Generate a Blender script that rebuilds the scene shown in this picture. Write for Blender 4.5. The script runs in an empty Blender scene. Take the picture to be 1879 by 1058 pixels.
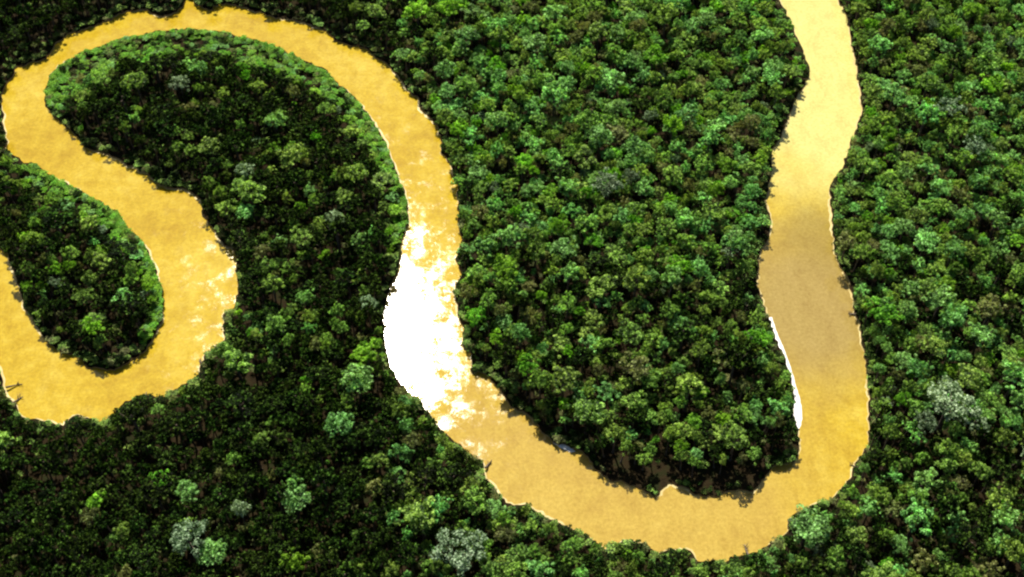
import bpy, bmesh, math, random
import numpy as np
from mathutils import Vector, Matrix
from mathutils.geometry import tessellate_polygon

random.seed(7)
RNG = np.random.default_rng(11)
SC = bpy.context.scene
COL = SC.collection
R = math.radians

# ---------------------------------------------------------------- camera, sky, sun, exposure
PW, PH = 1879.0, 1058.0
DIST, PITCH, VFOV = 825.0, 50.0, 25.0            # metres to the centre of view, degrees down, degrees
TV = math.tan(R(VFOV / 2)); TH = TV * PW / PH
CAM = np.array([0.0, -DIST * math.cos(R(PITCH)), DIST * math.sin(R(PITCH))])
FWD = np.array([0.0, math.cos(R(PITCH)), -math.sin(R(PITCH))])
UPV = np.array([0.0, math.sin(R(PITCH)), math.cos(R(PITCH))])

cam = bpy.data.cameras.new('camera')
cam.sensor_fit = 'HORIZONTAL'
cam.angle = 2 * math.atan(TH)
cam.clip_start, cam.clip_end = 1.0, 20000.0
camo = bpy.data.objects.new('camera', cam); COL.objects.link(camo)
camo.location = CAM.tolist(); camo.rotation_euler = (R(90 - PITCH), 0, 0)
SC.camera = camo

SUN_EL, SUN_AZ = 51.8, -11.3                      # elevation; azimuth from +Y towards +X
world = bpy.data.worlds.new('World'); SC.world = world; world.use_nodes = True
wn = world.node_tree.nodes; wl = world.node_tree.links
sky = wn.new('ShaderNodeTexSky'); sky.sky_type = 'NISHITA'; sky.sun_disc = False
sky.sun_elevation = R(SUN_EL); sky.sun_rotation = R(SUN_AZ); sky.altitude = 300; sky.dust_density = 2.0
bg = wn['Background']; bg.inputs['Strength'].default_value = 0.05
wl.new(sky.outputs[0], bg.inputs[0])
sun = bpy.data.lights.new('sun', 'SUN'); sun.energy = 5.0; sun.angle = R(0.5); sun.color = (1.0, 0.94, 0.82)
suno = bpy.data.objects.new('sun', sun); COL.objects.link(suno)
sd = Vector((math.sin(R(SUN_AZ)) * math.cos(R(SUN_EL)), math.cos(R(SUN_AZ)) * math.cos(R(SUN_EL)), math.sin(R(SUN_EL))))
suno.rotation_euler = sd.to_track_quat('Z', 'Y').to_euler(); suno.location = (0, 0, 900)
SC.view_settings.view_transform = 'Standard'; SC.view_settings.look = 'None'
SC.view_settings.exposure = 1.2; SC.view_settings.gamma = 1.0
SC.cycles.max_bounces = 6; SC.cycles.filter_width = 2.3

# ---------------------------------------------------------------- picture <-> ground
def ground(px, py, z=0.0):
    px, py = np.asarray(px, float), np.asarray(py, float)
    u = (px - PW / 2) / (PW / 2) * TH; v = (PH / 2 - py) / (PH / 2) * TV
    d = FWD[None] + u.reshape(-1, 1) * np.array([[1.0, 0, 0]]) + v.reshape(-1, 1) * UPV[None]
    t = (z - CAM[2]) / d[:, 2]
    return CAM[None, :2] + d[:, :2] * t[:, None]

def project(p):
    q = np.asarray(p, float) - CAM
    dep = q @ FWD
    return PW / 2 + q[..., 0] / dep / TH * PW / 2, PH / 2 - (q @ UPV) / dep / TV * PH / 2, dep

# ---------------------------------------------------------------- river banks (traced, then laid on the ground)
BANK1 = [(1330,-420),(1405,-250),(1415,-100),(1429,0),(1448,33),(1465,75),(1483,118),(1483,145),(1463,175),(1445,215),(1435,245),(1418,273),(1415,326),(1403,373),(1415,406),(1408,441),(1393,471),
 (1388,526),(1395,540),(1410,580),(1422,615),(1440,655),(1452,695),(1457,730),(1455,762),(1465,787),(1467,824),(1457,849),(1425,854),(1405,872),(1382,902),(1355,897),(1335,902),(1315,912),
 (1275,909),(1257,894),(1226,887),(1201,914),(1177,897),(1144,884),(1119,882),(1089,857),(1069,829),(1044,819),(1019,814),(994,794),(977,769),(959,754),(937,747),(919,717),(894,690),
 (877,682),(865,685),(865,650),(847,632),(852,605),(840,580),(840,560),(830,535),(848,506),(835,476),(848,441),(840,401),(840,351),(830,310),(825,300),(808,280),(810,250),(793,220),
 (770,200),(770,183),(753,170),(733,143),(710,118),(690,108),(673,90),(640,83),(613,75),(601,58),(551,40),(501,31),(453,15),(431,10),(403,6),(383,20),(360,10),(349,-6),(342,-5),(340,5),
 (325,23),(300,31),(285,27),(268,18),(225,25),(190,40),(155,55),(125,63),(100,83),(85,108),(33,123),(20,145),(3,175),(7,215),(5,230),(15,260),(10,275),(30,288),(45,300),(58,298),
 (80,313),(110,333),(150,351),(190,373),(218,391),(235,416),(255,436),(273,461),(285,491),(298,530),(302,555),(299,585),(287,610),(269,642),(250,657),(210,680),(190,677),(160,675),
 (145,655),(110,645),(90,632),(75,612),(62,585),(45,567),(40,540),(25,496),(15,466),(0,456),(-60,400),(-170,370),(-420,350)]
BANK2 = [(1440,-420),(1500,-250),(1515,-100),(1538,0),(1553,30),(1560,65),(1570,110),(1575,155),(1583,200),(1570,240),(1555,276),(1545,311),(1523,341),(1525,381),(1528,426),(1535,476),(1553,506),
 (1564,545),(1567,575),(1577,590),(1579,630),(1589,665),(1594,720),(1594,755),(1594,814),(1569,849),(1559,879),(1529,914),(1490,929),(1460,942),(1445,954),(1447,974),(1440,982),
 (1415,997),(1390,1014),(1355,1021),(1330,1034),(1305,1029),(1280,1031),(1260,1009),(1234,1009),(1209,1016),(1179,999),(1154,994),(1119,997),(1112,1009),(1079,984),(1044,969),
 (1009,954),(969,929),(929,924),(909,899),(890,874),(887,849),(865,834),(840,814),(812,794),(790,762),(770,735),(735,707),(717,675),(710,640),(702,585),(710,545),(730,501),(740,436),
 (750,401),(743,351),(733,331),(723,300),(710,265),(695,240),(680,215),(660,190),(640,170),(620,153),(601,130),(551,108),(501,83),(451,70),(411,60),(351,53),(280,60),(210,75),
 (155,95),(120,113),(90,140),(83,165),(83,195),(105,218),(135,245),(160,273),(200,283),(230,300),(265,316),(295,341),(341,348),(368,366),(371,396),(396,426),(411,451),(433,461),
 (433,501),(437,540),(429,567),(409,580),(412,625),(374,655),(364,690),(334,707),(300,730),(265,725),(230,737),(210,762),(190,775),(160,767),(135,765),(117,782),(95,775),(60,770),
 (40,765),(25,740),(10,720),(0,680),(-60,600),(-170,540),(-420,500)]

def rough_line(pts, step=6.0, amp=2.6):
    out = []
    for (x0, y0), (x1, y1) in zip(pts[:-1], pts[1:]):
        n = max(1, int(math.hypot(x1 - x0, y1 - y0) / step))
        for k in range(n):
            t = k / n
            j = amp if k else 0.5
            out.append((x0 + (x1 - x0) * t + random.uniform(-j, j), y0 + (y1 - y0) * t + random.uniform(-j, j)))
    out.append(pts[-1])
    return out
B1, B2 = rough_line(BANK1), rough_line(BANK2)
RIVER_PX = np.array(B1 + B2[::-1])

def raster(poly, x0, y0, w, h, step):
    m = np.zeros((h, w), bool)
    xs, ys = poly[:, 0], poly[:, 1]
    xn, yn = np.roll(xs, -1), np.roll(ys, -1)
    gx = x0 + (np.arange(w) + .5) * step
    for r in range(h):
        y = y0 + (r + .5) * step
        c = (ys <= y) != (yn <= y)
        if not c.any(): continue
        xi = np.sort(xs[c] + (y - ys[c]) / (yn[c] - ys[c]) * (xn[c] - xs[c]))
        m[r] = (np.searchsorted(xi, gx) % 2) == 1
    return m
MX0, MY0, MST = -420, -420, 2
MW, MH = (1879 + 840) // MST, (1058 + 840) // MST
WATER = raster(RIVER_PX, MX0, MY0, MW, MH, MST)
SIDE_A = raster(np.array(B1 + [(-420, -420), (1330, -420)]), MX0, MY0, MW, MH, MST)
def look(mask, px, py):
    ix = np.clip(((px - MX0) / MST).astype(int), 0, MW - 1); iy = np.clip(((py - MY0) / MST).astype(int), 0, MH - 1)
    return mask[iy, ix]

# ---------------------------------------------------------------- helpers: objects, nodes
def mesh_obj(name, verts, faces, mat=None, parent=None, smooth=False, link=True):
    me = bpy.data.meshes.new(name)
    me.from_pydata([tuple(map(float, v)) for v in verts], [], [tuple(map(int, f)) for f in faces])
    if smooth: me.polygons.foreach_set('use_smooth', [True] * len(me.polygons))
    for m in (mat if isinstance(mat, (list, tuple)) else [mat]):
        if m: me.materials.append(m)
    o = bpy.data.objects.new(name, me)
    if link: COL.objects.link(o)
    if parent: o.parent = parent
    return o

class N:
    def __init__(s, name):
        s.m = bpy.data.materials.new(name); s.m.use_nodes = True
        s.t = s.m.node_tree; s.n = s.t.nodes; s.l = s.t.links
        s.bsdf = s.n['Principled BSDF']; s.out = s.n['Material Output']
    def add(s, kind, ins=None, **kw):
        x = s.n.new(kind)
        for k, v in kw.items(): setattr(x, k, v)
        for k, v in (ins or {}).items():
            if hasattr(v, 'is_output'): s.l.new(v, x.inputs[k])
            else: x.inputs[k].default_value = v
        return x
    def noise(s, scale, detail=4, rough=.55, vec=None):
        i = {'Scale': scale, 'Detail': detail, 'Roughness': rough}
        if vec is not None: i['Vector'] = vec
        return s.add('ShaderNodeTexNoise', i).outputs['Fac']
    def ramp(s, fac, stops):
        r = s.add('ShaderNodeValToRGB', {'Fac': fac}); e = r.color_ramp.elements
        while len(e) < len(stops): e.new(0.5)
        for k, (p, c) in enumerate(stops):
            e[k].position = p; e[k].color = (*c, 1) if len(c) == 3 else c
        return r.outputs['Color']
    def math(s, op, a, b=0.0):
        x = s.add('ShaderNodeMath', operation=op)
        for k, v in enumerate((a, b)):
            if hasattr(v, 'is_output'): s.l.new(v, x.inputs[k])
            else: x.inputs[k].default_value = v
        return x.outputs[0]
    def mix(s, fac, a, b, mode='MIX'):
        x = s.add('ShaderNodeMix', data_type='RGBA', blend_type=mode)
        for k, v in ((0, fac), (6, a), (7, b)):
            if hasattr(v, 'is_output'): s.l.new(v, x.inputs[k])
            else: x.inputs[k].default_value = v if k == 0 else (*v, 1)
        return x.outputs[2]
    def set(s, **kw):
        for k, v in kw.items():
            k = k.replace('_', ' ')
            if hasattr(v, 'is_output'): s.l.new(v, s.bsdf.inputs[k])
            else: s.bsdf.inputs[k].default_value = (*v, 1) if isinstance(v, tuple) and len(v) == 3 else v

# ---------------------------------------------------------------- materials
def leaf_material(name, dark, mid, light, rough=.5, trans=.42, gloss=.14, lift=0.0):
    m = N(name)
    isl = m.add('ShaderNodeNewGeometry').outputs['Random Per Island']
    rnd = m.add('ShaderNodeObjectInfo').outputs['Random']
    oc = m.add('ShaderNodeTexCoord').outputs['Object']
    off = m.add('ShaderNodeVectorMath', {0: oc, 1: m.add('ShaderNodeCombineXYZ', {'X': m.math('MULTIPLY', rnd, 91.0)}).outputs[0]}, operation='ADD').outputs[0]
    age = m.noise(.42, 3, .6, off)               # young and old leaf sprays within one crown
    k = m.math('ADD', m.math('MULTIPLY', isl, .62), m.math('MULTIPLY', m.math('SUBTRACT', age, .40), 2.0))
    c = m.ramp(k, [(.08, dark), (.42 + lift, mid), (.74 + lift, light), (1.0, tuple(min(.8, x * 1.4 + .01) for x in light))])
    val = m.math('MULTIPLY_ADD', rnd, .55); m.n[-1].inputs[2].default_value = .75
    hsv = m.add('ShaderNodeHueSaturation', {'Color': c, 'Value': val, 'Saturation': 1.0})
    hue = m.math('MULTIPLY_ADD', m.math('FRACT', m.math('MULTIPLY', rnd, 17.3)), .034); m.n[-1].inputs[2].default_value = .483
    m.l.new(hue, hsv.inputs['Hue'])
    col = hsv.outputs['Color']
    m.set(Base_Color=col, Roughness=rough, Specular_IOR_Level=gloss)
    tr = m.add('ShaderNodeBsdfTranslucent', {'Color': m.mix(1.0, col, (1.3, 1.35, .55), 'MULTIPLY')})
    mx = m.add('ShaderNodeMixShader', {'Fac': trans})
    m.l.new(m.bsdf.outputs[0], mx.inputs[1]); m.l.new(tr.outputs[0], mx.inputs[2])
    m.l.new(mx.outputs[0], m.out.inputs['Surface'])
    return m.m
LEAF = {
 'broad':  leaf_material('leaf_mid_green',    (.007,.018,.004), (.055,.115,.018), (.29,.46,.085)),
 'fresh':  leaf_material('leaf_fresh_green',  (.009,.028,.006), (.075,.178,.034), (.28,.54,.17)),
 'dark':   leaf_material('leaf_shade_deepened_green',   (.002,.005,.001), (.004,.010,.0015), (.09,.185,.024), trans=.35, gloss=.04, lift=.19),  # deep green blackened further, with the left side's shade put into the colour
 'pale':   leaf_material('leaf_silver_green', (.012,.030,.008), (.055,.11,.036), (.27,.37,.22), trans=.25),
 'olive':  leaf_material('leaf_olive_brown',  (.016,.018,.006), (.070,.074,.022), (.22,.26,.085)),
 'bright': leaf_material('leaf_yellow_green', (.014,.060,.003), (.080,.22,.010),  (.23,.46,.04)),
}
m = N('bark_grey_brown')
tc = m.add('ShaderNodeTexCoord').outputs['Object']
m.set(Base_Color=m.ramp(m.noise(1.3, 5, vec=tc), [(.3, (.03,.022,.014)), (.55, (.07,.05,.034)), (.75, (.13,.10,.07))]), Roughness=.9)
BARK = m.m
m = N('forest_floor')
tc = m.add('ShaderNodeTexCoord').outputs['Object']
c = m.ramp(m.noise(.12, 8, .65, tc), [(.3, (.005,.004,.002)), (.5, (.016,.011,.005)), (.62, (.010,.013,.004)), (.8, (.026,.018,.008))])
m.set(Base_Color=c, Roughness=1.0, Specular_IOR_Level=.05)
bp = m.add('ShaderNodeBump', {'Strength': .8, 'Distance': .6, 'Height': m.noise(.9, 6, .6, tc)})
m.l.new(bp.outputs[0], m.bsdf.inputs['Normal'])
FLOOR = m.m

m = N('mud_bank')
tc = m.add('ShaderNodeTexCoord').outputs['Object']
m.set(Base_Color=m.ramp(m.noise(.5, 5, vec=tc), [(.3, (.16,.09,.035)), (.7, (.36,.24,.10))]), Roughness=.8)
MUD = m.m

m = N('pale_sand')
tc = m.add('ShaderNodeTexCoord').outputs['Object']
m.set(Base_Color=m.ramp(m.noise(.35, 6, .6, tc), [(.3, (.46,.44,.37)), (.55, (.62,.62,.60)), (.8, (.70,.72,.73))]), Roughness=.85)
bp = m.add('ShaderNodeBump', {'Strength': .3, 'Distance': .2, 'Height': m.noise(1.6, 4, .6, tc)})
m.l.new(bp.outputs[0], m.bsdf.inputs['Normal'])
SAND = m.m

m = N('pale_bank_halo')  # sand-toned tint for the bright rim painted along the water
tc = m.add('ShaderNodeTexCoord').outputs['Object']
m.set(Base_Color=m.ramp(m.noise(.09, 6, .65, tc), [(.35, (.27,.195,.035)), (.55, (.33,.26,.08)), (.72, (.42,.37,.20))]), Roughness=.6)
HALO = m.m

# muddy river: silt plumes of gold and tan, pale sky sheen painted in; calm and ruffled patches
m = N('muddy_river_water')
tc = m.add('ShaderNodeTexCoord').outputs['Object']
big = m.noise(.012, 5, .6, tc)
fine = m.noise(.11, 7, .65, tc)
def silt_or_sky_sheen(cx, cy, rad, soft=.5):
    gx, gy = ground([cx], [cy])[0]
    mp = m.add('ShaderNodeVectorMath', {0: tc, 1: (gx, gy, 0)}, operation='DISTANCE').outputs['Value']
    d = m.math('ADD', mp, m.math('MULTIPLY', m.math('SUBTRACT', big, .5), rad * 1.1))
    mr = m.add('ShaderNodeMapRange', {'Value': d, 'From Min': rad * (1 - soft), 'From Max': rad * (1 + soft), 'To Min': 1.0, 'To Max': 0.0}, interpolation_type='SMOOTHSTEP')
    return mr.outputs[0]
base = m.ramp(m.math('ADD', m.math('MULTIPLY', big, .55), m.math('MULTIPLY', fine, .45)), [(.36, (.235,.150,.008)), (.5, (.292,.205,.014)), (.64, (.345,.262,.036))])
col = m.mix(silt_or_sky_sheen(1490, 130, 125, .4), base, (.375, .345, .115))  # sky reflection on the far reach, painted as a pale straw tint
col = m.mix(m.math('MULTIPLY', silt_or_sky_sheen(1500, 560, 62, .6), .9), col, (.20, .146, .048))
col = m.mix(m.math('MULTIPLY', silt_or_sky_sheen(1150, 930, 110, .5), .6), col, (.268, .188, .052))
col = m.mix(m.math('MULTIPLY', silt_or_sky_sheen(1520, 430, 26, .8), .6), col, (.16, .115, .024))
mp = m.add('ShaderNodeMapping', {'Vector': tc, 'Scale': (.10, .045, 1), 'Rotation': (0, 0, .12)}).outputs[0]
streak = m.ramp(m.noise(1.0, 6, .7, mp), [(.3, (.86,.82,.78)), (.5, (1.0,1.0,1.0)), (.72, (1.06,1.07,1.12))])    # drawn-out silt streaks
speck = m.mix(1.0, streak, m.ramp(m.noise(.5, 5, .8, tc), [(.33, (.80,.77,.70)), (.67, (1.16,1.17,1.22))]), 'MULTIPLY')
calm = m.noise(.07, 9, .78, tc)
rr = m.add('ShaderNodeMapRange', {'Value': calm, 'From Min': .39, 'From Max': .61, 'To Min': .085, 'To Max': .19}).outputs[0]
bp = m.add('ShaderNodeBump', {'Strength': .07, 'Distance': .5, 'Height': m.noise(.45, 5, .65, tc)}).outputs[0]
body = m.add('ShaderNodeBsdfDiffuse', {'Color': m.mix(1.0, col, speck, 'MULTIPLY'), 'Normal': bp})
face = m.add('ShaderNodeBsdfGlossy', {'Color': (1, 1, 1, 1), 'Roughness': rr, 'Normal': bp}, distribution='BECKMANN')
fr = m.add('ShaderNodeFresnel', {'IOR': 1.333})
mx = m.add('ShaderNodeMixShader', {0: fr.outputs[0], 1: body.outputs[0], 2: face.outputs[0]})
m.n.remove(m.bsdf); m.l.new(mx.outputs[0], m.out.inputs['Surface'])
WATERM = m.m

# ---------------------------------------------------------------- setting: river, ground, added bank halo, sand bar
def triangulate(loops):
    tris = tessellate_polygon([[Vector((x, y, 0)) for x, y in lp] for lp in loops])
    return [v for lp in loops for v in lp], tris
riv = ground(RIVER_PX[:, 0], RIVER_PX[:, 1])
v, f = triangulate([riv.tolist()])
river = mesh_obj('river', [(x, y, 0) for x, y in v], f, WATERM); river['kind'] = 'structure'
me = river.data
if me.polygons[0].normal.z < 0: me.flip_normals()

BIG = 9000.0
outer = [(-BIG, -BIG), (BIG, -BIG), (BIG, BIG), (-BIG, BIG)]
v, f = triangulate([outer, riv.tolist()])
gv = [(x, y, 0.9) for x, y in v]; n0 = len(gv)
nr = len(riv); fl = [tuple(t) for t in f]
gv += [(x, y, -0.6) for x, y in riv]
fl2 = [(4 + k, 4 + (k + 1) % nr, n0 + (k + 1) % nr, n0 + k) for k in range(nr)]
gnd = mesh_obj('ground', gv, fl + fl2, [FLOOR, MUD]); gnd['kind'] = 'structure'
for p in gnd.data.polygons[len(fl):]: p.material_index = 1
bm = bmesh.new(); bm.from_mesh(gnd.data); bmesh.ops.recalc_face_normals(bm, faces=bm.faces)
if sum(x.normal.z for x in bm.faces) < 0: bmesh.ops.reverse_faces(bm, faces=bm.faces)
bm.to_mesh(gnd.data); bm.free()

def halo_strip(px, inward):  # added pale strip, imitates a bright halo along the water's edge
    g = ground([p[0] for p in px], [p[1] for p in px])
    t = np.roll(g, -1, 0) - np.roll(g, 1, 0); t[0] = g[1] - g[0]; t[-1] = g[-1] - g[-2]
    t /= np.linalg.norm(t, axis=1)[:, None] + 1e-9
    nrm = np.stack([t[:, 1], -t[:, 0]], 1) * inward
    k = np.arange(len(g))
    w = .25 + np.interp(k, np.arange(0, len(g) + 9, 9), RNG.uniform(-1, 1.5, len(np.arange(0, len(g) + 9, 9)))) + np.interp(k, np.arange(0, len(g) + 2.3, 2.3), RNG.uniform(-.9, .9, len(np.arange(0, len(g) + 2.3, 2.3))))
    w = np.clip(w, .05, 1.9)
    vs = [(x, y, .012) for x, y in g] + [(x, y, .010) for x, y in g + nrm * w[:, None]]
    n = len(g)
    fs = [(i, i + 1, n + i + 1, n + i) for i in range(n - 1)]
    o = mesh_obj('bank_halo', vs, fs, HALO); o['kind'] = 'structure'
halo_strip(B1, -1); halo_strip(B2, 1)

def slab(name, px, mat, top, edge=.02):
    g = ground([p[0] for p in px], [p[1] for p in px]); c = g.mean(0); n = len(g)
    inner = g + (c - g) * .18
    vs = [(x, y, -.2) for x, y in g] + [(x, y, edge) for x, y in g] + [(x, y, top + random.uniform(-.05, .05)) for x, y in inner]
    fs = [(k, (k + 1) % n, n + (k + 1) % n, n + k) for k in range(n)] + [(n + k, n + (k + 1) % n, 2 * n + (k + 1) % n, 2 * n + k) for k in range(n)]
    tr = tessellate_polygon([[Vector((x, y, 0)) for x, y in inner]])
    fs += [tuple(2 * n + i for i in t) for t in tr]
    o = mesh_obj(name, vs, fs, mat); o['kind'] = 'structure'
    bm = bmesh.new(); bm.from_mesh(o.data); bmesh.ops.recalc_face_normals(bm, faces=bm.faces); bm.to_mesh(o.data); bm.free()
    return o
def c6(x, y): return (1250 + x * .4992, 530 + y * .499)
SB_L = [(312,108),(330,150),(345,190),(358,228),(370,260),(381,298),(390,330),(401,362),(410,392),(415,420),(415,442),(406,462),(411,480),(419,497),(430,519)]
SB_R = [(441,500),(444,478),(443,455),(441,430),(437,408),(427,372),(416,335),(406,300),(394,262),(381,228),(366,190),(351,158),(341,128),(333,103)]
slab('sandbar', rough_line([c6(*p) for p in SB_L + SB_R], 5, .7), SAND, .35)
slab('sandbar', [(1014,812),(1022,806),(1034,810),(1046,818),(1056,828),(1046,830),(1030,822)], SAND, .3)

# ---------------------------------------------------------------- trees: crown and trunk prototypes
def crown_geo(rng, Rc, H, lobes, lobe_r, flat, n_leaf, leaf, droop=.15):
    """Foliage spread over many sub-crowns set on a dome; every leaf clump is one small bent face."""
    zc = H - Rc * flat
    cs, rs = [], []
    for k in range(lobes):
        u = (k + .5) / lobes
        el = math.asin(min(1, 1 - u * (1 + droop)))
        az = k * 2.39996 + rng.uniform(-.5, .5)
        rr = rng.uniform(.5, 1.18) * (1 + .2 * math.sin(az * 2 + 1.3) + .12 * math.sin(az * 3 + .4))
        lr = Rc * lobe_r * rng.uniform(.55, 1.45)
        d = Rc - lr * .8
        cs.append((d * rr * math.cos(el) * math.cos(az), d * rr * math.cos(el) * math.sin(az), zc + d * flat * rr * math.sin(el) + rng.uniform(-.22, .16) * Rc)); rs.append(lr)
    cs, rs = np.array(cs), np.array(rs)
    pick = rng.choice(lobes, n_leaf, p=rs ** 2 / (rs ** 2).sum())
    d = rng.normal(size=(n_leaf, 3)); d[:, 2] = np.abs(d[:, 2]) * 1.1 - .12; d /= np.linalg.norm(d, axis=1)[:, None]
    pos = cs[pick] + d * (rs[pick] * rng.uniform(.72, 1.08, n_leaf))[:, None] * np.array([1, 1, .85])
    nrm = d + rng.normal(scale=.6, size=d.shape); nrm[:, 2] += .3; nrm /= np.linalg.norm(nrm, axis=1)[:, None]
    a = np.cross(nrm, rng.normal(size=d.shape)); a /= np.linalg.norm(a, axis=1)[:, None]
    b = np.cross(nrm, a)
    s = (leaf * rng.uniform(.55, 1.35, n_leaf))[:, None]
    w = s * rng.uniform(.45, .8, (n_leaf, 1))
    p0 = pos - a * s; p1 = pos + b * w + nrm * s * .18; p2 = pos + a * s - nrm * s * .25; p3 = pos - b * w + nrm * s * .18
    v = np.stack([p0, p1, p2, p3], 1).reshape(-1, 3)
    f = np.arange(n_leaf * 4).reshape(-1, 4)
    return v, f, cs

def tube(v, f, pts, rad, sides=6):
    pts = [Vector(p) for p in pts]; base = len(v)
    for k, p in enumerate(pts):
        t = (pts[min(k + 1, len(pts) - 1)] - pts[max(k - 1, 0)]).normalized()
        q = t.to_track_quat('Z', 'Y')
        for s in range(sides):
            a = 2 * math.pi * s / sides
            v.append(tuple(p + q @ Vector((math.cos(a) * rad[k], math.sin(a) * rad[k], 0))))
    for k in range(len(pts) - 1):
        for s in range(sides):
            i, j = base + k * sides + s, base + k * sides + (s + 1) % sides
            f.append((i, j, j + sides, i + sides))
    f.append(tuple(base + s for s in range(sides))[::-1]); f.append(tuple(base + (len(pts) - 1) * sides + s for s in range(sides)))

def trunk_geo(rng, H, Rc, flat, cs):
    v, f = [], []; r0 = .045 * Rc + .012 * H; zt = H - Rc * flat * .75
    lean = rng.uniform(-.03, .03, 2) * H
    P = lambda z: (lean[0] * math.sin(z / H * 2), lean[1] * math.sin(z / H * 2), z)
    tube(v, f, [P(0), P(H * .04), P(zt * .4), P(zt * .75), P(zt)], [r0 * 1.9, r0 * 1.15, r0 * .9, r0 * .75, r0 * .55], 8)
    for k in rng.choice(len(cs), min(6, len(cs)), replace=False):
        z = zt * rng.uniform(.68, .95); a = Vector(P(z)); b = Vector(cs[k])
        tube(v, f, [a, a.lerp(b, .5) + Vector((0, 0, -.04 * Rc)), b], [r0 * .42, r0 * .28, r0 * .1], 5)
    return v, f

# kind: Rc, H, lobes, lobe radius, flatness, leaf clumps, clump size
KINDS = {
 'broad':  dict(Rc=6.0, H=22, lobes=34, lobe_r=.200, flat=.68, n_leaf=1500, leaf=.48),
 'fresh':  dict(Rc=6.0, H=21, lobes=38, lobe_r=.180, flat=.62, n_leaf=1500, leaf=.47),
 'dark':   dict(Rc=6.0, H=23, lobes=36, lobe_r=.190, flat=.80, n_leaf=1400, leaf=.48),
 'pale':   dict(Rc=6.0, H=23, lobes=46, lobe_r=.150, flat=.60, n_leaf=1800, leaf=.34),
 'olive':  dict(Rc=6.0, H=21, lobes=32, lobe_r=.180, flat=.60, n_leaf=1100, leaf=.47),
 'bright': dict(Rc=6.0, H=20, lobes=40, lobe_r=.170, flat=.55, n_leaf=1500, leaf=.46),
}
KN = list(KINDS)
NVAR = 4
PROTO = []                                       # (kind, crown mesh, trunk mesh)
for kn in KN:
    for j in range(NVAR):
        rg = np.random.default_rng(100 + 10 * KN.index(kn) + j)
        K = dict(KINDS[kn]); K['lobes'] += int(rg.integers(-6, 7)); K['lobe_r'] *= rg.uniform(.85, 1.2); K['flat'] *= rg.uniform(.85, 1.15)
        v, f, cs = crown_geo(rg, **K)
        cm = bpy.data.meshes.new(kn + '_crown'); cm.from_pydata(v.tolist(), [], f.tolist()); cm.materials.append(LEAF[kn])
        tv, tf = trunk_geo(rg, K['H'], K['Rc'], K['flat'], cs)
        tm = bpy.data.meshes.new(kn + '_trunk'); tm.from_pydata(tv, [], tf); tm.materials.append(BARK)
        tm.polygons.foreach_set('use_smooth', [True] * len(tm.polygons))
        PROTO.append((kn, cm, tm))

# ---------------------------------------------------------------- where the trees grow
FLATS = np.array([KINDS[k]['flat'] for k in KN])
ANG = np.arange(10) * 2 * math.pi / 10
def clear(x, y, rad, h, flat=.65, frac=.84):
    """No part of the crown may stand over open water, nor the foot in it."""
    ok = np.ones(len(x), bool); h = h + 0 * x; rad = rad + 0 * x
    zc = h - rad * flat * .9
    for a in ANG:
        px, py, _ = project(np.stack([x + np.cos(a) * rad * frac, y + np.sin(a) * rad * frac, zc], 1)); ok &= ~look(WATER, px, py)
        px, py, _ = project(np.stack([x + np.cos(a) * 1.3, y + np.sin(a) * 1.3, 0 * x], 1)); ok &= ~look(WATER, px, py)
    for fr in (1.0, .55, .25):
        px, py, _ = project(np.stack([x, y, h * fr - .3], 1)); ok &= ~look(WATER, px, py)
    for fr in (.55, .85):                        # the foot of the shade stays on the bank
        px, py, _ = project(np.stack([x - sd.x / sd.z * h * fr, y - sd.y / sd.z * h * fr, 0 * x], 1)); ok &= ~look(WATER, px, py) | (fr * h < 3.5)
    a2 = (0.0, .8, 1.57, 2.35, 3.14)
    for a in a2:
        px, py, _ = project(np.stack([x + np.cos(a) * rad * .6, y + np.sin(a) * rad * .6, h - rad * .12], 1)); ok &= ~look(WATER, px, py)
    return ok
corner = ground([-150, PW + 150, PW + 150, -150], [-190, -190, PH + 170, PH + 170])
def candidates(n):
    y = RNG.uniform(corner[:, 1].min(), corner[:, 1].max(), n * 2); x = RNG.uniform(corner[:, 0].min(), corner[:, 0].max(), n * 2)
    px, py, _ = project(np.stack([x, y, 0 * x], 1))
    k = (px > -150) & (px < PW + 150) & (py > -190) & (py < PH + 170)
    return x[k][:n], y[k][:n]
CELL = 14.0
GRID = {}
TREES = []                                       # x, y, radius, height, kind, special label
def near_ok(x, y, rad, k):
    cx, cy = int(x // CELL), int(y // CELL); reach = 2
    for i in range(cx - reach, cx + reach + 1):
        for j in range(cy - reach, cy + reach + 1):
            for (a, b, c) in GRID.get((i, j), ()):
                if (a - x) ** 2 + (b - y) ** 2 < (k * (c + rad)) ** 2: return False
    return True
def put(x, y, rad, h, kind, label=None):
    GRID.setdefault((int(x // CELL), int(y // CELL)), []).append((x, y, rad)); TREES.append((x, y, rad, h, kind, label))

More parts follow.
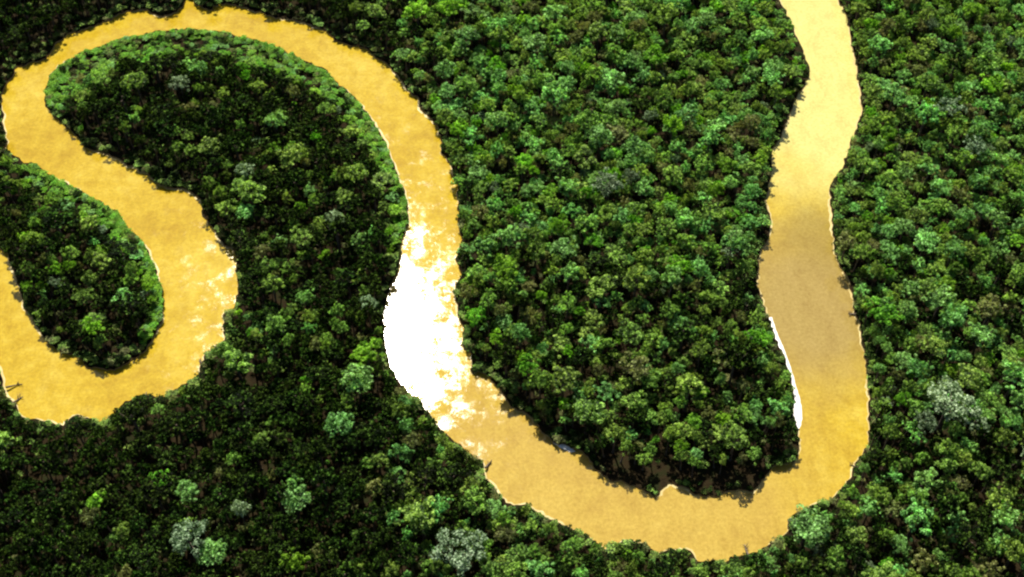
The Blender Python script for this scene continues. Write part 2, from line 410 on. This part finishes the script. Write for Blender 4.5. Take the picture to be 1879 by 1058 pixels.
# trees that stand out in the photograph: crown centre in the picture, crown radius (m), height, kind
SPECIAL = [
 (1745,735,15.0,36,'pale','giant pale silver-green tree towering over the forest right of the river'),
 (1700,772,7.5,29,'pale','small silver-green tree at the lower left foot of the giant pale tree'),
 (1790,770,8.0,29,'pale','silver-green tree touching the lower right side of the giant pale tree'),
 (345,985,11.0,34,'pale','large pale tree standing bright among dark trees at the lower left'),
 (385,1010,8.0,29,'fresh','light green tree against the right side of the large pale tree, lower left'),
 (845,1010,13.5,34,'pale','wide greyish silver tree at the bottom edge below the middle reach'),
 (440,930,5.5,27,'pale','small whitish tree above and right of the large pale tree, lower left'),
 (1790,265,8.5,30,'pale','round silver-white tree near the right edge, high above the river bend'),
 (1745,195,10.0,32,'pale','wide faded grey-green tree right of the upper straight reach'),
 (1115,335,10.5,32,'pale','big bluish-grey tree in the middle of the central peninsula'),
 (1165,265,9.5,31,'fresh','ring-shaped light green tree in the central peninsula above the bluish-grey one'),
 (1303,252,8.5,30,'fresh','round fresh green tree on the central peninsula nearest the upper right reach'),
 (1020,20,8.5,30,'fresh','pale green tree at the top edge of the central forest'),
 (1820,150,9.0,30,'bright','yellow-green tree by the right edge of the upper forest'),
 (930,490,9.5,28,'bright','flat yellow-green tree just right of the white sun glint'),
 (450,310,6.0,27,'pale','lone whitish tree on the upper left tongue beside the inner channel'),
 (330,150,7.0,27,'pale','pale tree inside the round top of the left tongue'),
 (675,645,10.0,28,'bright','bright green tree on the bank left of the white sun glint'),
 (1485,968,11.5,28,'fresh','light green tree leaning over the outer corner of the lower bend'),
 (775,945,10.5,31,'broad','round dome-shaped green tree left of the lower bend'),
 (625,85+690,8.5,30,'fresh','light green round tree in the forest between both bends'),
 (165,600,6.5,24,'bright','light tree in the dark heart of the small left lobe'),
 (815,125,9.0,30,'fresh','arched light green tree near the outer bank of the top bend'),
 (860,60,10.0,31,'fresh','wide light green tree above the outer bank of the top bend'),
 (1630,240,8.5,26,'bright','bright green tree on the bank right of the upper narrows'),
 (1620,570,10.0,27,'bright','yellow-green tree right of the fallen trunk on the right bank'),
 (1265,705,9.0,30,'broad','round tree left of the long white sandbar'),
 (1700,880,8.0,28,'fresh','fresh green tree below the giant pale tree'),
 (1040,150,8.5,30,'fresh','light green tree in the upper middle of the central forest'),
 (1200,100,9.0,31,'bright','bright tree in the upper right part of the central forest'),
]
for (px, py, rad, h, kind, lab) in SPECIAL:
    gx, gy = ground([px], [py], h - rad * .3)[0]
    if not clear(np.array([gx]), np.array([gy]), rad * .8, h)[0]:
        for k in range(60):                      # step inland until the crown stands clear of the water
            a = k * 2.4; d = .6 * k
            if clear(np.array([gx + math.cos(a) * d]), np.array([gy + math.sin(a) * d]), rad * .8, h)[0]:
                gx += math.cos(a) * d; gy += math.sin(a) * d; break
    put(gx, gy, rad, h, kind, lab)

INNER = [(620,153),(551,108),(451,70),(351,53),(210,75),(120,113),(85,180),(660,190),(710,265),(743,351),(735,430),(58,298),(110,333),(190,373),(235,416),(285,491),(300,570),(280,620)]
INNER = np.array([p for a, b in zip(INNER[:-1], INNER[1:]) if math.hypot(a[0]-b[0], a[1]-b[1]) < 200 for p in [(a[0]+(b[0]-a[0])*t, a[1]+(b[1]-a[1])*t) for t in np.linspace(0, 1, 8)]])
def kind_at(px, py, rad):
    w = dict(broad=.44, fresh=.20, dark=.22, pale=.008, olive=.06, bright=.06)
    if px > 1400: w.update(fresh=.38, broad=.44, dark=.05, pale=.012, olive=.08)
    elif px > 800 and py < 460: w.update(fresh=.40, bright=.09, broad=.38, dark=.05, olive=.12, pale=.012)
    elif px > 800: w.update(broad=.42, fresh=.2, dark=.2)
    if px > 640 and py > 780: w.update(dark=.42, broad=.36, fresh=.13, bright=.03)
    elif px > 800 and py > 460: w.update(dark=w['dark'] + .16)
    if px < 640 and py > 700: w.update(dark=.945, broad=.035, fresh=.005, olive=.03, pale=.004, bright=.006)  # near-black crowns massed on the left paint in the darkening there
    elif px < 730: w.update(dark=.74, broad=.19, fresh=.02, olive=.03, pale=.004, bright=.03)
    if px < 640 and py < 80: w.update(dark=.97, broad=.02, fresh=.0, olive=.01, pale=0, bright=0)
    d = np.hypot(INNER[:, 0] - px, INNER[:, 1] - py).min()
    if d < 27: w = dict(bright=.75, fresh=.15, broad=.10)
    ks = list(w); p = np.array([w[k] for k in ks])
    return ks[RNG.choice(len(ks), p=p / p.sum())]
def in_band(x, y):
    """The bare shaded mud below the trees at the tip of the peninsula."""
    px, py, _ = project(np.stack([x, y, 0 * x], 1)); w = np.zeros(len(x), bool)
    for dy in (10, 22, 34, 44): w |= look(WATER, px, py + dy)
    return w & (px > 1095) & (px < 1405) & (py > 800) & (py < 915)
def sow(n, r0, r1, hfun, k):
    x, y = candidates(n); rad = RNG.uniform(r0, r1, len(x)); h = hfun(rad) * RNG.uniform(.76, 1.20, len(x)) * (1 + .16 * np.sin(x * .061 + 1.7 * np.sin(y * .043)) * np.sin(y * .053 + 1.3 * np.sin(x * .037)))
    px, py, _ = project(np.stack([x, y, h], 1))
    d = np.array([np.hypot(INNER[:, 0] - a, INNER[:, 1] - b).min() for a, b in zip(px, py)])
    ok = clear(x, y, rad, h) & ((d > 20) | (rad < 4.2))
    ok &= ~in_band(x, y) | (h > 16)
    h = np.where(d < 40, h * np.clip(d / 40, .35, 1), h)
    for i in np.nonzero(ok)[0]:
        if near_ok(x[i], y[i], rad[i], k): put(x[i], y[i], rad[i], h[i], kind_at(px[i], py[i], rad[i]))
tall = lambda r: 8 + 2.5 * r
sow(420, 7.2, 10.0, tall, .70)
sow(3800, 5.0, 7.2, tall, .58)
sow(18000, 3.4, 5.0, lambda r: 9 + 2.5 * r, .54)
sow(20000, 2.4, 3.6, lambda r: 4 + 2.7 * r, .50)

# low bushes and vines along both banks
SHRUBS = []
for line in (B1, B2):
    P = np.array(line)
    for _ in range(6):
        q = P + RNG.normal(scale=9, size=P.shape); h = RNG.uniform(1.8, 4.5, len(P)); rad = h * RNG.uniform(.5, .8, len(P))
        g = ground(q[:, 0], q[:, 1]); px, py, _ = project(np.stack([g[:, 0], g[:, 1], h], 1))
        ok = ~look(WATER, q[:, 0], q[:, 1]) & ~look(WATER, px, py)
        for dx in (-1, 1):
            a, b, _ = project(np.stack([g[:, 0] + dx * rad * .8, g[:, 1], h * .6], 1)); ok &= ~look(WATER, a, b)
        ok &= ~in_band(g[:, 0], g[:, 1]) | ((RNG.random(len(q)) < .35) & (h < 3))
        for i in np.nonzero(ok & (q[:, 0] > -150) & (q[:, 0] < PW + 150))[0]:
            d = np.hypot(INNER[:, 0] - px[i], INNER[:, 1] - py[i]).min()
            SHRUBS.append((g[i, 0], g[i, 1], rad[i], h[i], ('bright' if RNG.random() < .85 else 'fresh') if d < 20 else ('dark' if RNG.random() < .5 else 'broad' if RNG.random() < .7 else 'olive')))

x, y = candidates(9000); rad = RNG.uniform(1.6, 3.0, len(x)); h = rad * RNG.uniform(1.6, 2.6, len(x))     # understorey in the gaps
ok = clear(x, y, rad, h) & ~in_band(x, y)
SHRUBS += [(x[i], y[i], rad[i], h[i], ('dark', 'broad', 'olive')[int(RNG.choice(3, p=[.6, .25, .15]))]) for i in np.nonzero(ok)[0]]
q = np.repeat(INNER, 30, 0); q = q + RNG.normal(scale=10.5, size=q.shape) * RNG.uniform(.4, 1.3, (len(q), 1)); g = ground(q[:, 0], q[:, 1])       # low green growth on the inner points of the bends
rad = RNG.uniform(1.2, 2.6, len(q)); h = rad * RNG.uniform(1.1, 1.8, len(q)); ok = clear(g[:, 0], g[:, 1], rad, h)
SHRUBS += [(g[i, 0], g[i, 1], rad[i], h[i], ('bright', 'fresh', 'broad')[int(RNG.choice(3, p=[.86, .1, .04]))]) for i in np.nonzero(ok)[0]]

# ---------------------------------------------------------------- the 300 trees that show largest, each a thing of its own
T = np.array([t[:4] for t in TREES])
CX, CY, DEP = project(np.stack([T[:, 0], T[:, 1], T[:, 3] - T[:, 2] * .4], 1))
infr = (CX > 4) & (CX < PW - 4) & (CY > 4) & (CY < PH - 4)
size = np.where(infr, T[:, 2] / DEP, 0) + np.array([1.0 if t[5] else 0 for t in TREES])
single = set(np.argsort(-size)[:300].tolist())

LOOKS = {'broad': 'mid green', 'fresh': 'light green', 'dark': 'shade-deepened green', 'pale': 'silver-green', 'olive': 'olive-brown', 'bright': 'yellow-green'}
def region(px, py):
    a = bool(look(SIDE_A, np.array([px]), np.array([py]))[0])
    if a:
        if px < 320 and py > 230: return 'in the small left lobe'
        if px < 640 and py < 140: return 'beyond the outer top bend'
        if py < 270: return 'at the top of the central peninsula'
        if py < 560: return 'midway down the central peninsula'
        return 'at the tip of the central peninsula'
    if px > 1440 or (px > 1390 and py < 500):
        if py < 340: return 'right of the upper straight reach'
        if py < 640: return 'right of the brown reach'
        if py < 860: return 'right of the long sandbar'
        return 'in the lower right corner'
    if px < 780 and py < 470: return 'on the upper left tongue'
    if py < 730 and px > 300: return 'between both river bends'
    if px < 420: return 'in the dark lower left forest'
    if px < 760: return 'at the lower middle left of the bend'
    return 'below the lower bend'
SPREAD = {0: 'small-domed', 1: 'round-crowned', 2: 'broad-crowned'}
def ordinal(n):
    w = ['first','second','third','fourth','fifth','sixth','seventh','eighth','ninth','tenth','eleventh','twelfth','thirteenth','fourteenth','fifteenth','sixteenth','seventeenth','eighteenth','nineteenth','twentieth']
    return w[n] if n < len(w) else '%dth' % (n + 1)
bucket = {}
for i in single:
    t = TREES[i]
    if t[5]: continue
    s = 0 if t[2] < 7.0 else 1 if t[2] < 8.8 else 2
    bucket.setdefault((t[4], s, region(CX[i], CY[i])), []).append(i)
LABEL = {}
for (kn, s, rg), ids in bucket.items():
    ids.sort(key=lambda i: CX[i])
    stem = '%s %s tree %s' % (LOOKS[kn], SPREAD[s], rg)
    for k, i in enumerate(ids):
        if len(ids) == 1: LABEL[i] = stem
        elif k == 0: LABEL[i] = stem + ', leftmost of its look'
        elif k == len(ids) - 1: LABEL[i] = stem + ', rightmost of its look'
        else: LABEL[i] = stem + ', %s from left' % ordinal(k)

def choose(kind): return KN.index(kind) * NVAR + int(RNG.integers(NVAR))
PLACED = {}                                      # first crown and trunk object of every variant
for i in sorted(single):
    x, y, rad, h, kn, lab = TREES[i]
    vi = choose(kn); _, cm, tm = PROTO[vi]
    root = bpy.data.objects.new('rainforest_tree', None); COL.objects.link(root)
    root.empty_display_size = 1
    root.location = (x, y, .85); root.rotation_euler = (0, 0, RNG.uniform(0, 6.283))
    sx = rad / KINDS[kn]['Rc']; root.scale = (sx, sx * RNG.uniform(.88, 1.12), h / KINDS[kn]['H'])
    root['label'] = lab or LABEL[i]; root['category'] = 'tree'; root['group'] = 'rainforest canopy trees'
    c = bpy.data.objects.new('crown', cm); COL.objects.link(c); c.parent = root
    t = bpy.data.objects.new('trunk', tm); COL.objects.link(t); t.parent = root
    PLACED.setdefault(vi, (c, t))

# ---------------------------------------------------------------- the rest of the forest, one object that nobody could count
for vi, (kn, cm, tm) in enumerate(PROTO):        # variants no single tree uses keep an unlinked carrier
    if vi not in PLACED: PLACED[vi] = (bpy.data.objects.new('crown', cm), bpy.data.objects.new('trunk', tm))
def scatter(name, rows, trunks):
    pts = np.array([(x, y, .85) for (x, y, *_r) in rows])
    me = bpy.data.meshes.new(name); me.from_pydata(pts.tolist(), [], [])
    vid = np.array([choose(r[4]) for r in rows], np.int32)
    sc = np.array([(r[2] / KINDS[r[4]]['Rc'] * RNG.uniform(.85, 1.15), r[2] / KINDS[r[4]]['Rc'] * RNG.uniform(.75, 1.35), r[3] / KINDS[r[4]]['H']) for r in rows])
    ro = np.stack([RNG.normal(scale=.05, size=len(rows)), RNG.normal(scale=.05, size=len(rows)), RNG.uniform(0, 6.283, len(rows))], 1)
    for nm, ty, arr, key in (('variant', 'INT', vid, 'value'), ('tree_scale', 'FLOAT_VECTOR', sc, 'vector'), ('tree_turn', 'FLOAT_VECTOR', ro, 'vector')):
        me.attributes.new(nm, ty, 'POINT').data.foreach_set(key, arr.ravel())
    o = bpy.data.objects.new(name, me); COL.objects.link(o); o['kind'] = 'stuff'
    g = bpy.data.node_groups.new(name, 'GeometryNodeTree')
    g.interface.new_socket('Geometry', in_out='INPUT', socket_type='NodeSocketGeometry')
    g.interface.new_socket('Geometry', in_out='OUTPUT', socket_type='NodeSocketGeometry')
    nd, ln = g.nodes, g.links
    gi = nd.new('NodeGroupInput'); go = nd.new('NodeGroupOutput'); join = nd.new('GeometryNodeJoinGeometry')
    def attr(nm, ty):
        a = nd.new('GeometryNodeInputNamedAttribute'); a.data_type = ty; a.inputs['Name'].default_value = nm; return a.outputs[0]
    av, asc, art = attr('variant', 'INT'), attr('tree_scale', 'FLOAT_VECTOR'), attr('tree_turn', 'FLOAT_VECTOR')
    e2r = nd.new('FunctionNodeEulerToRotation'); ln.new(art, e2r.inputs[0])
    for vi in sorted(set(vid.tolist())):
        cmp_ = nd.new('FunctionNodeCompare'); cmp_.data_type = 'INT'; cmp_.operation = 'EQUAL'
        ia = [s for s in cmp_.inputs if s.type == 'INT']; ln.new(av, ia[0]); ia[1].default_value = int(vi)
        tree = nd.new('GeometryNodeJoinGeometry')
        for ob in PLACED[vi][:2 if trunks else 1]:
            oi = nd.new('GeometryNodeObjectInfo'); oi.transform_space = 'ORIGINAL'; oi.inputs['Object'].default_value = ob
            ln.new(oi.outputs['Geometry'], tree.inputs[0])
        ip = nd.new('GeometryNodeInstanceOnPoints')
        ln.new(gi.outputs[0], ip.inputs['Points']); ln.new(cmp_.outputs[0], ip.inputs['Selection']); ln.new(tree.outputs[0], ip.inputs['Instance'])
        ln.new(e2r.outputs[0], ip.inputs['Rotation']); ln.new(asc, ip.inputs['Scale'])
        ln.new(ip.outputs[0], join.inputs[0])
    ln.new(join.outputs[0], go.inputs[0])
    md = o.modifiers.new('scatter', 'NODES'); md.node_group = g
    return o
rest = [t for i, t in enumerate(TREES) if i not in single]
scatter('forest', rest, True)
scatter('undergrowth', SHRUBS, False)

# ---------------------------------------------------------------- fallen trunks lying out from the banks into the water
def fallen(px, py, ang, length, rad, label, mat=BARK):
    length *= .72
    gx, gy = ground([px], [py])[0]
    root = bpy.data.objects.new('fallen_tree', None); COL.objects.link(root); root.empty_display_size = 1
    root.location = (gx, gy, 0); root.rotation_euler = (0, 0, R(ang))
    root['label'] = label; root['category'] = 'fallen tree'; root['group'] = 'fallen trees along the banks'
    v, f = [], []
    ax = [Vector((length * t, random.uniform(-.2, .2) * rad * 2, 1.6 - 1.5 * t + random.uniform(-.1, .1))) for t in np.linspace(-.25, 1, 6)]
    tube(v, f, ax, [rad * (1.25 - .9 * k / 5) for k in range(6)], 8)
    mesh_obj('trunk', v, f, mat, root, True)
    for k in range(5):
        a = ax[2].lerp(ax[5], random.uniform(0, .95)); s = random.choice((-1, 1)); L = random.uniform(.18, .38) * length
        v, f = [], []
        b = a + Vector((L * random.uniform(.3, .7), s * L * .7, L * random.uniform(.15, .6)))
        tube(v, f, [a, a.lerp(b, .55) + Vector((0, 0, .15)), b], [rad * .4, rad * .27, rad * .1], 6)
        c = a.lerp(b, .5); d = c + Vector((L * .35, -s * L * .05, L * .3)); tube(v, f, [c, d], [rad * .22, rad * .07], 5)
        mesh_obj('branch', v, f, mat, root, True)
fallen(1578, 578, 172, 10, .75, 'dark fallen trunk jutting left into the brown reach from its right bank')
fallen(866, 636, 170, 11, .8, 'dark fallen trunk reaching out of the peninsula toward the white sun glint')
fallen(1372, 1020, 96, 10, .6, 'thin snag standing out of the water at the bottom of the lower bend')
fallen(268, 735, 100, 9, .6, 'dark broken trunk at the lower bank of the left bend')
fallen(372, 672, 120, 8, .7, 'stubby dark trunk on the outer right bank of the left bend')
fallen(20, 745, 52, 12, .7, 'long dark fallen tree with branches at the lower left corner of the river')
fallen(18, 712, 25, 10, .55, 'slimmer fallen tree just above the long one at the lower left')
fallen(893, 858, 60, 8, .6, 'dark snag at the outer bank where the river turns into the lower bend')
fallen(1580, 862, 150, 9, .6, 'short dark trunk at the right corner of the lower bend')
LAB = [o['label'] for o in COL.objects if 'label' in o]
print('labels', len(LAB), len(set(LAB)), random.sample(LAB, 25))
print('trees', len(TREES), 'rest', len(rest), 'shrubs', len(SHRUBS), 'buckets', len(bucket), 'max', max(map(len, bucket.values())))
